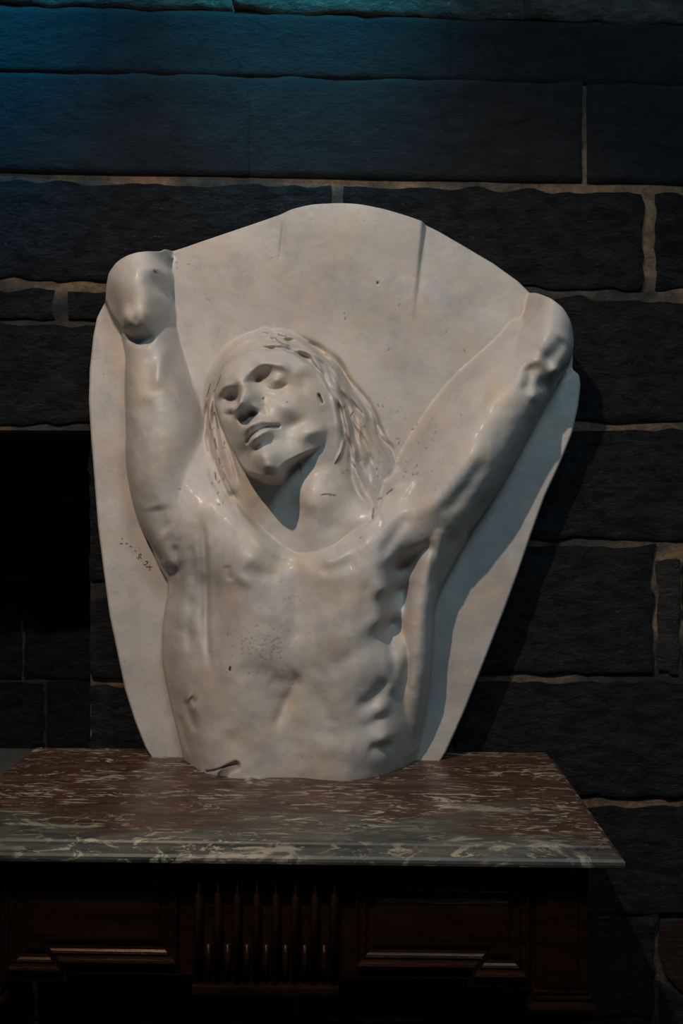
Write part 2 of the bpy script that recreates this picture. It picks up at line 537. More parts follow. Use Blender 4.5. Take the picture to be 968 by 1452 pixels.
# legs with collars: front pair carry the apron, rear pair stand by the wall
for sx, sy in ((1, 0), (-1, 0), (1, 1), (-1, 1)):
    xa, xb = (CX + 0.314, CX + HW) if sx > 0 else (CX - HW, CX - 0.314)
    ya, yb = (FY - 0.006, FY + 0.054) if sy == 0 else (TYB - 0.075, TYB - 0.015)
    zc = zpx(1420)
    bm = bmesh.new()
    add_box(bm, xa, xb, ya, yb, zc, ZT, 0.001)
    leg = tpart('leg', bm)
    # slender sunk face on the block
    bm = bmesh.new(); add_box(bm, xa + 0.012, xb - 0.012, ya - 0.003, ya, zc + 0.016, ZT - 0.014, 0.0012)
    if sy == 0: tpart('leg_panel', bm, leg)
    else: bm.free()
    bm = bmesh.new()
    for (z0, z1, g) in ((zpx(1411), zpx(1406), 0.0025), (zpx(1418), zpx(1413), 0.0045)):
        add_box(bm, xa - g, xb + g, ya - g, yb + g, z0, z1, 0.0012)
    add_box(bm, xa - 0.010, xb + 0.010, ya - 0.010, yb + 0.010, zpx(1440), zpx(1421), 0.006)
    tpart('collar', bm, leg)
    bm = bmesh.new()
    z0, z1 = 0.0, zpx(1439)
    cxm, cym = (xa + xb) / 2, (ya + yb) / 2
    lo = [bm.verts.new((cxm + a * 0.017, cym + b * 0.017, z0)) for a, b in ((-1, -1), (1, -1), (1, 1), (-1, 1))]
    hi = [bm.verts.new((cxm + a * 0.029, cym + b * 0.029, z1)) for a, b in ((-1, -1), (1, -1), (1, 1), (-1, 1))]
    bm.faces.new(lo[::-1]); bm.faces.new(hi)
    for k in range(4): bm.faces.new((lo[k], lo[(k + 1) % 4], hi[(k + 1) % 4], hi[k]))
    tpart('shaft', bm, leg)
for s in (-1, 1):
    bm = bmesh.new(); x = CX + s * (HW - 0.012)
    add_box(bm, min(x, x - s * 0.02), max(x, x - s * 0.02), FY + 0.05, TYB - 0.07, z_out, ZT, 0.001)
    tpart('side_rail', bm)
bm = bmesh.new(); add_box(bm, CX - 0.32, CX + 0.32, TYB - 0.055, TYB - 0.035, z_out, ZT, 0.001)
tpart('back_rail', bm)

# ================================================================== the relief
Y0, LEAN = -0.074, 0.022                     # slab face at its foot, lean towards the wall
RES = 0.001
U0, U1, V0, V1 = -0.425, 0.345, -0.006, 0.850
NU, NV = int((U1 - U0) / RES) + 1, int((V1 - V0) / RES) + 1
UU, VV = np.meshgrid(U0 + np.arange(NU) * RES, V0 + np.arange(NV) * RES)
H = np.zeros((NV, NU))                       # metres above the slab face


def P(px, py, h):
    """(u, v) of the point at height h (mm) over the slab seen at a pixel"""
    r = ray(px, py); h = h / 1000.0
    # y = Y0 + LEAN*(z - TABLE_Z) - h
    t = (Y0 - h + LEAN * (CAM[2] - TABLE_Z) - CAM[1]) / (r[1] - LEAN * r[2])
    p = CAM + r * t
    return p[0], p[2] - TABLE_Z


def samp(A, u, v):
    x = np.clip((np.asarray(u) - U0) / RES, 0, NU - 1.001); y = np.clip((np.asarray(v) - V0) / RES, 0, NV - 1.001)
    i = x.astype(int); j = y.astype(int); fx = x - i; fy = y - j
    return (A[j, i] * (1 - fx) + A[j, i + 1] * fx) * (1 - fy) + (A[j + 1, i] * (1 - fx) + A[j + 1, i + 1] * fx) * fy


def at(px, py):
    """(u, v) of the point of the surface sculpted so far that a pixel sees"""
    h = 170.0
    for _ in range(60):                      # walk in until the surface is met
        u, v = P(px, py, h)
        if samp(H, u, v) * 1000 >= h - 2: break
        h -= 3.0
    return u, v


def smax(a, b, k):
    t = np.maximum(k - np.abs(a - b), 0) / k
    return np.maximum(a, b) + t * t * k * 0.25


def window(pts, pad):
    pts = np.asarray(pts)
    i0 = max(0, int((pts[:, 0].min() - pad - U0) / RES)); i1 = min(NU, int((pts[:, 0].max() + pad - U0) / RES) + 2)
    j0 = max(0, int((pts[:, 1].min() - pad - V0) / RES)); j1 = min(NV, int((pts[:, 1].max() + pad - V0) / RES) + 2)
    return slice(j0, j1), slice(i0, i1)


def catmull(pts, n=7):
    pts = np.asarray(pts, float)
    if len(pts) < 3:
        return pts
    P_ = np.vstack([2 * pts[0] - pts[1], pts, 2 * pts[-1] - pts[-2]])
    out = []
    for i in range(1, len(P_) - 2):
        for t in np.arange(n) / n:
            a, b, c, d = P_[i - 1:i + 3]
            out.append(0.5 * (2 * b + (c - a) * t + (2 * a - 5 * b + 4 * c - d) * t * t + (3 * b - a - 3 * c + d) * t ** 3))
    out.append(P_[-2])
    return np.array(out)


def nearest(line, U, V):
    """distance to a polyline, side of it (+1 left), interpolated extra columns and fraction along"""
    best = np.full(U.shape, 1e9); side = np.ones(U.shape); ex = [np.zeros(U.shape) for _ in range(line.shape[1] - 2)]
    frac = np.zeros(U.shape)
    L = np.concatenate([[0], np.cumsum(np.hypot(*np.diff(line[:, :2], axis=0).T))]); tot = max(L[-1], 1e-9)
    for k in range(len(line) - 1):
        a, b = line[k], line[k + 1]
        dx, dy = b[0] - a[0], b[1] - a[1]
        l2 = dx * dx + dy * dy + 1e-12
        t = np.clip(((U - a[0]) * dx + (V - a[1]) * dy) / l2, 0, 1)
        ox, oy = U - a[0] - t * dx, V - a[1] - t * dy
        d = np.hypot(ox, oy)
        m = d < best
        best = np.where(m, d, best)
        side = np.where(m, np.where(dx * oy - dy * ox >= 0, 1.0, -1.0), side)
        frac = np.where(m, (L[k] + t * (L[k + 1] - L[k])) / tot, frac)
        for q in range(len(ex)):
            ex[q] = np.where(m, a[q + 2] + t * (b[q + 2] - a[q + 2]), ex[q])
    return best, side, ex, frac


MMPX = 1.03e-3                                # metres per photo pixel near the slab


def limb(pts, k=10, base=-12, pl=1.0, pr=1.0):
    """rounded tapering form; pts = (px, py, height mm, reach left px, reach right px), pl / pr: 1 round .. 4 melting edge"""
    xy = np.array([p[:2] for p in pts], float)
    tg = np.gradient(xy, axis=0); tg /= np.linalg.norm(tg, axis=1, keepdims=True)
    raw = []
    for (px, py, h, rl, rr), t in zip(pts, tg):
        c = np.array(P(px, py, h)); nl = np.array([t[1], -t[0]])
        el = np.array(P(*(np.array([px, py]) + nl * rl), 4)); er = np.array(P(*(np.array([px, py]) - nl * rr), 4))
        raw.append((*c, h / 1000, np.linalg.norm(el - c), np.linalg.norm(er - c)))
    line = catmull(raw)
    w = window(line[:, :2], max(line[:, 3].max(), line[:, 4].max()) + 0.03)
    d, s, (h, rl, rr), _ = nearest(line, UU[w], VV[w])
    r = np.where(s > 0, rl, rr)
    e = 1 - (d / r) ** 2
    pw = np.where(s > 0, pl, pr)
    b = np.where(pw > 1.9, -k / 1000, base / 1000)
    f = np.where(e > 0, b + (h - b) * np.maximum(e, 0) ** (0.5 * pw), b - (d - r) * 2)
    H[w] = smax(H[w], f, k / 1000)


def polydist(poly, U, V):
    """signed distance, positive inside"""
    poly = np.asarray(poly)
    ins = np.zeros(U.shape, bool); best = np.full(U.shape, 1e9)
    for k in range(len(poly)):
        a, b = poly[k], poly[(k + 1) % len(poly)]
        c = ((a[1] > V) != (b[1] > V)) & (U < (b[0] - a[0]) * (V - a[1]) / (b[1] - a[1] + 1e-15) + a[0])
        ins ^= c
        dx, dy = b[0] - a[0], b[1] - a[1]
        t = np.clip(((U - a[0]) * dx + (V - a[1]) * dy) / (dx * dx + dy * dy + 1e-15), 0, 1)
        best = np.minimum(best, np.hypot(U - a[0] - t * dx, V - a[1] - t * dy))
    return np.where(ins, best, -best)


def tps(ctrl, U, V, reg=1e-4):
    c = np.asarray(ctrl) * 10.0              # decimetres keep the system well scaled
    n = len(c)
    ker = lambda r2: 0.5 * r2 * np.log(r2 + 1e-12)
    d2 = (c[:, None, 0] - c[None, :, 0]) ** 2 + (c[:, None, 1] - c[None, :, 1]) ** 2
    A = np.zeros((n + 3, n + 3)); A[:n, :n] = ker(d2) + reg * np.eye(n)
    A[:n, n] = 1; A[:n, n + 1:] = c[:, :2]; A[n:, :n] = A[:n, n:].T
    w = np.linalg.solve(A, np.concatenate([c[:, 2], np.zeros(3)]))
    x, y = U * 10, V * 10
    f = w[n] + w[n + 1] * x + w[n + 2] * y
    for k in range(n):
        if w[k] != 0: f = f + w[k] * ker((x - c[k, 0]) ** 2 + (y - c[k, 1]) ** 2)
    return f / 10.0


def patch(poly, ctrl, slope=2.5, k=6, reg=1e-4, op='max'):
    """smooth surface through control heights, falling away outside its outline; poly and ctrl in (px, py, mm)"""
    global H
    pl = catmull([P(*p) for p in list(poly) + [poly[0]]], 4)[:-1]
    ct = [(*P(*p), p[2] / 1000) for p in ctrl]
    w = window(pl, 0.06)
    sd = polydist(pl, UU[w], VV[w])
    f = tps(ct, UU[w], VV[w], reg)
    f = f - slope * np.maximum(-sd, 0)
    f = np.where(sd < -0.055, -1, f)
    H[w] = smax(H[w], f, k / 1000)


def stroke(pts, width, amp, taper=0.25, pw=2.0, skew=0.0):
    """raised (+) or sunk (-) line over the surface; pts in pixels, width px, amp mm"""
    line = catmull([at(*p) for p in pts])
    s = width * MMPX
    w = window(line, s * 4)
    d, sd, _, fr = nearest(line, UU[w], VV[w])
    if skew: s = s * np.where(sd > 0, 1 + skew, 1 - skew)
    a = np.clip(np.minimum(fr, 1 - fr) / max(taper, 1e-3), 0, 1)
    a = a * a * (3 - 2 * a) if taper > 0 else 1
    H[w] += amp / 1000 * a * np.exp(-(np.abs(d) / s) ** pw)


def bumpo(px, py, rx, ry, amp, ang=0.0, pw=2.0):
    """oval swelling (+) or hollow (-); angle in degrees, anticlockwise on the picture"""
    u, v = at(px, py)
    rx *= MMPX; ry *= MMPX; m = max(rx, ry) * 3.2
    w = window([(u, v)], m)
    a = math.radians(ang)
    x = (UU[w] - u) * math.cos(a) + (VV[w] - v) * math.sin(a)
    y = -(UU[w] - u) * math.sin(a) + (VV[w] - v) * math.cos(a)
    H[w] += amp / 1000 * np.exp(-(((x / rx) ** 2 + (y / ry) ** 2) ** (pw / 2)))


def blur(A, n):
    for _ in range(n):
        A = (A + np.roll(A, 1, 0) + np.roll(A, -1, 0) + np.roll(A, 1, 1) + np.roll(A, -1, 1)) / 5
    return A


# --- slab: slightly uneven, with a centre field standing proud at the top
H += 0.0016 * smooth_noise(H.shape, 110, 3)
um, vm = P(500, 400, 0)
fade = np.clip((VV - (P(500, 500, 0)[1])) / 0.21, 0, 1); fade = fade * fade * (3 - 2 * fade)
xl = P(402, 340, 0)[0]; xr = P(598, 340, 0)[0]
sr = 1 / (1 + np.exp(-(xr - UU - (P(598, 340, 0)[1] - VV) * 0.10) / 0.0011))
slr = 1 / (1 + np.exp(-(UU - xl - 0.004) / 0.004))
H += 0.012 * sr * fade ** 1.3 + 0.0035 * slr * fade ** 2 * sr - 0.006 * np.clip((UU - xr) / 0.1, 0, 1) * (1 - np.clip((UU - xr - 0.1) / 0.1, 0, 1)) * fade

# --- torso
torso_poly = [(205, 735, 20), (222, 795, 18), (239, 830, 18), (234, 872, 15), (230, 930, 15), (240, 990, 15), (252, 1040, 15), (262, 1084, 15), (266, 1130, 20),
              (430, 1150, 110), (575, 1130, 30), (590, 1078, 10), (600, 1010, 14), (607, 930, 18), (618, 850, 22), (640, 800, 30), (660, 760, 50),
              (650, 705, 60), (600, 680, 50), (555, 690, 60), (530, 735, 70), (500, 755, 80), (470, 775, 80), (428, 788, 85), (395, 775, 85), (365, 750, 70), (335, 710, 55), (305, 640, 26), (285, 600, 14), (240, 620, 40)]
torso_pts = [
    (262, 1086, 12), (285, 1098, 75), (330, 1109, 113), (380, 1107, 112), (430, 1108, 112), (480, 1111, 122), (530, 1104, 100), (562, 1092, 62), (590, 1079, 4),
    (254, 1045, 14), (285, 1050, 78), (330, 1050, 110), (365, 1050, 119), (400, 1050, 110), (440, 1050, 120), (490, 1050, 128), (545, 1050, 108), (577, 1050, 50), (596, 1050, 6),
    (240, 985, 14), (262, 985, 58), (300, 985, 104), (350, 985, 122), (400, 990, 108), (430, 985, 116), (470, 975, 128), (510, 985, 124), (545, 985, 100), (580, 985, 52), (603, 985, 8),
    (230, 925, 14), (250, 925, 50), (285, 935, 80), (320, 930, 112), (370, 930, 130), (420, 930, 124), (470, 925, 134), (520, 925, 130), (548, 935, 108), (582, 930, 74), (612, 930, 8),
    (234, 872, 16), (255, 872, 56), (291, 872, 74), (325, 872, 112), (370, 872, 138), (420, 872, 126), (480, 872, 142), (520, 872, 134), (540, 880, 112), (557, 885, 50), (588, 885, 80), (615, 872, 18),
    (240, 830, 20), (262, 830, 58), (290, 830, 76), (320, 825, 108), (360, 822, 134), (420, 830, 122), (480, 835, 140), (520, 835, 134), (545, 835, 118), (565, 838, 48), (598, 830, 82), (625, 835, 26),
    (222, 792, 22), (250, 790, 62), (285, 785, 88), (320, 785, 108), (360, 790, 124), (425, 795, 108), (470, 795, 124), (515, 795, 128), (550, 790, 118), (574, 802, 64), (605, 790, 86), (645, 790, 40),
    (206, 740, 30), (240, 740, 74), (290, 740, 88), (335, 745, 96), (370, 765, 104), (400, 782, 94), (470, 772, 100), (510, 752, 108), (555, 740, 110), (610, 740, 100), (655, 740, 70),
    (240, 695, 70), (290, 700, 76), (330, 712, 78), (555, 700, 90), (600, 690, 92), (290, 660, 50), (285, 610, 14), (302, 640, 24), (245, 640, 60)]
torso_pts = [(x, y, 100 + (h - 100) * 0.68 if 810 <= y <= 890 and h > 100 and x < 530 else h) for x, y, h in torso_pts]
patch(torso_poly, torso_pts, slope=4.0, k=5, reg=3e-5)

# --- left arm raised straight up, ending in a fist over the slab edge
limb([(250, 790, 66, 22, 40), (238, 735, 76, 42, 50), (229, 660, 84, 50, 62), (224, 600, 84, 46, 64), (216, 540, 76, 40, 54), (211, 492, 66, 34, 44), (206, 455, 60, 36, 40)], k=12, base=-10, pr=1.3)
patch([(150, 425, 20), (149, 400, 20), (154, 385, 25), (168, 371, 40), (200, 352, 55), (232, 350, 30), (241, 380, 8), (243, 440, 8), (242, 478, 12), (222, 484, 40), (205, 480, 56), (188, 474, 60), (174, 463, 50), (160, 446, 35)],
      [(151, 400, 36), (155, 425, 34), (164, 445, 46), (173, 460, 58), (168, 400, 74), (170, 425, 72), (181, 395, 88), (183, 430, 90), (181, 454, 88), (204, 388, 90), (208, 420, 90), (206, 450, 90), (224, 382, 66), (227, 420, 58), (230, 458, 48),
       (240, 380, 14), (243, 420, 10), (242, 470, 14), (168, 372, 62), (200, 358, 72), (230, 352, 44), (192, 466, 82), (214, 464, 72), (188, 476, 56), (206, 480, 54), (225, 482, 46)], slope=2.5, k=7, reg=2e-5)
# --- right arm reaching up and out, upper side melting into the slab
limb([(548, 762, 108, 66, 52), (605, 722, 114, 78, 66), (655, 662, 116, 88, 62), (700, 600, 112, 88, 54), (738, 548, 100, 82, 44), (772, 490, 88, 62, 40)], k=10, base=-14, pl=2.3)
limb([(757, 522, 92, 50, 36), (776, 488, 100, 54, 36), (782, 462, 92, 46, 32), (786, 440, 80, 40, 28), (788, 420, 70, 38, 26)], k=8, base=-8, pl=1.6)

limb([(620, 755, 98, 18, 26), (604, 815, 90, 17, 26), (594, 875, 88, 17, 26), (590, 935, 82, 18, 24), (583, 1000, 64, 18, 22), (576, 1060, 30, 14, 16)], k=10, base=10, pr=0.9)

# --- neck: shaded hollow on one side, strong muscle on the other
neck_poly = [(345, 690, 50), (350, 640, 60), (420, 620, 70), (480, 615, 60), (500, 660, 55), (530, 715, 80), (540, 750, 90), (480, 800, 95), (430, 800, 90), (385, 780, 80), (360, 745, 70)]
neck_pts = [(345, 700, 52), (360, 740, 66), (390, 770, 82), (420, 785, 92), (385, 720, 80), (410, 750, 86), (375, 670, 84), (405, 690, 86), (425, 720, 92), (438, 715, 108), (455, 705, 110), (475, 690, 98),
            (448, 750, 107), (470, 745, 104), (490, 730, 100), (500, 700, 86), (512, 745, 104), (498, 766, 104), (455, 782, 105), (530, 735, 104), (440, 660, 84), (480, 640, 66), (470, 660, 84)]
patch(neck_poly, neck_pts, slope=1.6, k=9, reg=2e-5)

# --- hair mass behind and beside the head
hair_poly = [(290, 600, 12), (292, 555, 12), (303, 520, 14), (330, 490, 14), (368, 474, 12), (405, 474, 12), (440, 490, 14), (472, 512, 14), (500, 548, 14), (525, 585, 14), (552, 625, 14), (575, 660, 14),
             (568, 695, 30), (545, 712, 50), (520, 728, 60), (505, 745, 70), (490, 700, 60), (480, 650, 60), (470, 580, 60), (400, 520, 70), (330, 540, 60), (312, 600, 60), (330, 680, 50), (345, 735, 60), (325, 725, 50), (305, 690, 40), (292, 650, 25)]
hair_pts = [(290, 600, 6), (292, 555, 5), (303, 520, 6), (330, 490, 8), (368, 474, 8), (405, 474, 8), (440, 490, 8), (472, 512, 8), (500, 548, 6), (525, 585, 5), (552, 625, 5), (575, 660, 6),
            (310, 560, 48), (302, 600, 36), (325, 515, 54), (355, 493, 52), (395, 490, 56), (430, 505, 60), (455, 530, 64), (478, 565, 66), (492, 600, 64), (503, 640, 62), (512, 680, 62), (516, 715, 74),
            (535, 650, 34), (545, 690, 44), (515, 610, 30), (498, 580, 34), (312, 640, 60), (318, 680, 64), (335, 720, 74), (300, 640, 36), (302, 680, 46)]
patch(hair_poly, hair_pts, slope=0.6, k=14, reg=5e-5)

# --- the face, tipped back and turned
face_poly = [(305, 572, 66), (306, 548, 66), (318, 520, 70), (345, 500, 74), (385, 495, 78), (420, 503, 80), (448, 525, 80), (465, 552, 80), (474, 585, 80), (470, 612, 84), (455, 632, 96), (425, 645, 116), (403, 657, 135),
             (393, 672, 150), (380, 675, 152), (362, 672, 140), (345, 665, 120), (330, 640, 105), (318, 615, 92), (310, 592, 80)]
face_pts = [
    # rim
    (305, 572, 66), (307, 548, 66), (319, 521, 74), (346, 502, 80), (385, 498, 84), (420, 507, 84), (447, 528, 82), (464, 553, 80), (473, 585, 78), (470, 612, 86), (455, 631, 100),
    (426, 645, 124), (404, 656, 146), (393, 669, 158), (380, 672, 160), (362, 668, 134), (345, 660, 100), (330, 638, 90), (318, 613, 86), (310, 592, 82),
    # forehead and brow
    (335, 520, 98), (362, 508, 104), (395, 508, 106), (325, 538, 104), (345, 528, 118), (372, 516, 121), (400, 517, 118), (425, 524, 104), (338, 541, 124), (320, 548, 100),
    # eye sockets and lids
    (364, 538, 103), (376, 530, 106), (372, 546, 108), (391, 538, 113), (405, 540, 109), (326, 562, 90), (318, 568, 86), (336, 560, 104), (328, 577, 104), (338, 574, 112),
    # nose
    (347, 545, 126), (345, 556, 142), (342, 566, 160), (340, 575, 170), (352, 572, 154), (361, 577, 138), (334, 580, 146), (356, 588, 136), (347, 591, 140),
    # cheeks
    (385, 560, 120), (405, 570, 123), (400, 588, 129), (425, 560, 113), (428, 585, 121), (440, 548, 94), (455, 570, 88), (330, 588, 112), (322, 594, 102), (332, 606, 116), (384, 582, 130), (370, 572, 126),
    (410, 610, 124), (436, 605, 122), (452, 612, 112), (430, 628, 122), (400, 632, 132),
    # mouth and chin
    (356, 600, 150), (366, 598, 148), (347, 610, 142), (358, 612, 150), (378, 606, 144), (392, 605, 132), (364, 622, 156), (378, 616, 148), (345, 628, 128), (366, 631, 150), (385, 628, 140),
    (374, 642, 164), (388, 642, 156), (360, 645, 142), (380, 658, 168), (392, 658, 160), (346, 640, 112)]
patch(face_poly, face_pts, slope=6.0, k=3, reg=1e-6)
# features
stroke([(336, 546), (345, 540), (352, 533), (364, 522), (380, 516), (398, 518), (414, 527)], 5, 6.0)          # brow over the right eye
stroke([(306, 568), (312, 556), (323, 548), (337, 548)], 5, 5.0)
bumpo(366, 536, 12, 8, -12, 40)                                                                               # inner sockets
bumpo(326, 562, 13, 7, -13, 22)
bumpo(392, 540, 13, 8, 11, 14)                                                                                # lids
bumpo(329, 578, 10, 6, 10, 14)
stroke([(374, 547), (384, 552), (398, 551), (410, 542)], 1.8, -2.5)
stroke([(314, 585), (326, 588), (338, 583)], 1.8, -2.0)
stroke([(376, 556), (392, 561), (410, 553)], 2.4, -1.8)
stroke([(348, 543), (345, 556), (340, 574)], 6, 6.0, 0.1)                                                   # ridge of the nose
bumpo(340, 574, 9, 8, 5)
bumpo(364, 579, 7, 7, 9)
bumpo(333, 583, 5, 5, 5)
bumpo(354, 585, 8, 5, -22, 8)                                                                                 # nostrils
bumpo(343, 592, 6, 8, -18, 60)
stroke([(371, 572), (377, 582), (378, 592)], 3, -3.0)
stroke([(344, 620), (351, 608), (362, 600), (374, 597), (386, 600), (398, 603)], 5, 8.5)                       # upper lip
stroke([(348, 631), (354, 620), (363, 611.5), (377, 605.5), (399, 604)], 2.1, -10.0, 0.1)                       # mouth line
stroke([(353, 634), (361, 624), (372, 615.5), (390, 608)], 5, 11.0, 0.3)                                        # lower lip
stroke([(350, 644), (364, 637), (378, 628), (392, 617)], 5, -4.5, 0.35)
bumpo(378, 646, 17, 13, 8, 20)
bumpo(382, 662, 11, 6, 5)
bumpo(404, 577, 16, 10, 7, -20)                                                                               # cheekbone
bumpo(416, 602, 16, 9, -7, 20)
bumpo(445, 613, 17, 9, 8, 20)                                                                                 # jaw
bumpo(425, 550, 14, 12, -4)
stroke([(451, 558), (454, 566), (457, 573)], 2.0, -7)                                                         # ear hole
stroke([(466, 552), (474, 572), (480, 600), (488, 622)], 3, 5)
stroke([(489, 618), (483, 640), (474, 660)], 1.8, 6)

# --- hair locks
rs = np.random.default_rng(11)


def locks(ga, gb, n, amp, width, jit=2.0):
    ga, gb = np.array(ga, float), np.array(gb, float)
    for k in range(n):
        s = (k + rs.uniform(0, 0.9)) / n
        ln = ga * (1 - s) + gb * s
        a, b = sorted(rs.uniform(0, 1, 2))
        if b - a < 0.35: a, b = max(0, a - 0.25), min(1, b + 0.25)
        c = catmull(ln, 6); i0, i1 = int(a * (len(c) - 1)), int(b * (len(c) - 1))
        seg = c[i0:i1 + 1:3]
        if len(seg) < 3: continue
        seg = seg + rs.normal(0, jit, seg.shape)
        stroke([tuple(p) for p in seg], width * rs.uniform(0.7, 1.4), amp * rs.choice([1, -1, -0.8, 0.7]) * rs.uniform(0.6, 1.2), 0.35)


locks([(322, 520), (350, 498), (385, 494), (425, 503), (455, 530), (475, 570), (488, 620), (500, 670), (510, 725)],
      [(315, 505), (350, 478), (395, 473), (450, 492), (492, 535), (525, 585), (552, 630), (570, 665), (560, 700)], 70, 5.0, 3.4, 3.0)
locks([(308, 530), (300, 570), (306, 620), (318, 665), (340, 715)], [(294, 545), (290, 590), (292, 640), (302, 690), (325, 728)], 24, 4.0, 2.8)
stroke([(305, 568), (309, 590), (318, 620), (328, 648), (340, 690)], 3, -6, 0.2)
stroke([(350, 488), (375, 480), (400, 486), (420, 496)], 3.5, -4, 0.3)
stroke([(468, 545), (480, 575), (487, 610), (492, 650)], 3, -5, 0.2)
for p in ([(500, 640), (515, 670), (535, 700)], [(520, 640), (532, 668), (552, 690)], [(492, 660), (505, 695), (525, 722)]):
    stroke(p, 5, -7)
bumpo(545, 698, 14, 9, -10, -30)
bumpo(328, 705, 8, 7, -8)

# --- anatomy: fists
stroke([(178, 460), (194, 462), (212, 456)], 8, 3)
stroke([(176, 476), (190, 482), (206, 482), (222, 474)], 6, -8)
bumpo(177, 452, 8, 12, 5); bumpo(206, 448, 9, 14, 5); bumpo(191, 456, 5, 9, -4)
stroke([(202, 385), (208, 412), (214, 440)], 6, 2.5)
stroke([(238, 486), (228, 520), (222, 556)], 8, 5)                                   # wrist tendons
stroke([(214, 492), (210, 525), (210, 565)], 12, -3)
bumpo(205, 580, 16, 14, -4)
stroke([(262, 520), (276, 570), (284, 640)], 7, 4)
# left arm lower edge, armpit folds
stroke([(240, 755), (228, 740), (222, 715)], 15, -5)
stroke([(247, 770), (249, 795), (252, 820)], 6, -4); stroke([(236, 790), (241, 812), (240, 835)], 6, -3)
stroke([(256, 760), (262, 800), (265, 860), (262, 900)], 9.8, 3.2)
stroke([(284, 720), (288, 780), (291, 850), (292, 910), (300, 960)], 6, -9)
stroke([(272, 840), (266, 880), (268, 930)], 8, -5)
bumpo(365, 862, 45, 40, 4); bumpo(492, 868, 42, 46, 6, -20)
stroke([(455, 950), (490, 935), (525, 905), (540, 880)], 14, -3.5)
stroke([(330, 945), (360, 955), (395, 950)], 14, -2.5)
stroke([(402, 310), (400, 335), (396, 372)], 2.2, -2.2)
stroke([(268, 770), (272, 800), (270, 830)], 5.6, -2.4)
stroke([(262, 990), (270, 1020), (278, 1040)], 7, -4.8)
bumpo(275, 1000, 10, 16, 5, 20)
stroke([(268, 990), (278, 1000)], 7, -5.6)
stroke([(252, 1010), (262, 1045), (270, 1075)], 7, -3.2)
# chest
stroke([(352, 745), (362, 762), (380, 778), (400, 788), (424, 792)], 7, 4)            # collar bones
stroke([(438, 794), (470, 790), (505, 776), (540, 752)], 10, 3)
stroke([(345, 800), (370, 815), (400, 815)], 9.8, -3.2)
stroke([(450, 812), (480, 805), (510, 795)], 9.8, -3.2)
stroke([(424, 795), (422, 840), (420, 880), (412, 930)], 11.2, -4)                        # breastbone
bumpo(345, 822, 14, 8, 4, -30); bumpo(500, 850, 18, 30, 4, -35)
stroke([(322, 800), (326, 825)], 5.6, -2.4)
stroke([(430, 950), (412, 985), (398, 1015), (390, 1040)], 8.4, -6.4)                      # rib arch and midline
stroke([(380, 960), (400, 965), (425, 955)], 12.6, -3.2)
stroke([(440, 975), (462, 1005), (470, 1035)], 9.8, -2.4)
bumpo(425, 1010, 18, 24, 5); bumpo(365, 1005, 18, 28, 4)
stroke([(545, 880), (555, 930), (560, 965)], 7, -6.4)
stroke([(500, 1005), (525, 995), (540, 975), (552, 960)], 9.8, -6.4)                        # serratus
bumpo(542, 1002, 12, 13, 9); bumpo(536, 1022, 9, 7, -5); bumpo(545, 1043, 11, 10, 8); bumpo(522, 1030, 10, 8, -4)
bumpo(555, 975, 8, 10, 6); stroke([(520, 1060), (545, 1062), (560, 1050)], 8.4, -4.8)
bumpo(480, 1060, 30, 16, 4)
# right shoulder, armpit, upper arm
stroke([(556, 830), (563, 808), (582, 792), (604, 778), (618, 762)], 8, -11, 0.3)
stroke([(547, 915), (551, 870), (560, 832)], 9, -9, 0.3)
stroke([(612, 765), (617, 800), (612, 840)], 7, -5)
stroke([(575, 905), (578, 940), (576, 985)], 4, -4)
stroke([(540, 800), (552, 770), (575, 740), (590, 730)], 9, -6)
stroke([(545, 730), (580, 690), (615, 640), (660, 580), (720, 500)], 6, 2.5)
stroke([(590, 740), (640, 690), (690, 620)], 12, 4)
stroke([(625, 735), (655, 700), (690, 650)], 10, -4)
stroke([(640, 580), (690, 540), (735, 500)], 4, -2)
stroke([(748, 440), (735, 480), (725, 520)], 6, -6)
stroke([(748, 515), (752, 530), (744, 560)], 8, -7)                                    # knuckles of the right fist
bumpo(786, 526, 8, 8, 9); bumpo(760, 512, 9, 8, 5); stroke([(768, 516), (785, 502), (802, 478)], 11, -8)
bumpo(772, 545, 12, 10, -9); bumpo(756, 563, 7, 8, 5, 45)
stroke([(780, 545), (800, 530), (812, 512)], 5, -6)

# --- worked surface
H[:] = blur(H, 2)
fig = np.clip((H - 0.02) / 0.03, 0, 1)
H += 0.0012 * smooth_noise(H.shape, 46, 5) * (0.25 + 0.75 * fig) + 0.00036 * smooth_noise(H.shape, 14, 6) * (0.3 + 0.7 * fig) + 0.00006 * smooth_noise(H.shape, 5, 8)
# broken corner at the foot and chips
STAIN = np.zeros_like(H)


def chip(pts, width, depth, dark=1.0):
    line = catmull([at(*p) for p in pts], 4)
    s = width * MMPX
    w = window(line, s * 4)
    d, _, _, _ = nearest(line, UU[w], VV[w])
    g = np.exp(-(d / s) ** 4)
    H[w] -= depth / 1000 * g
    STAIN[w] = np.maximum(STAIN[w], dark * g)


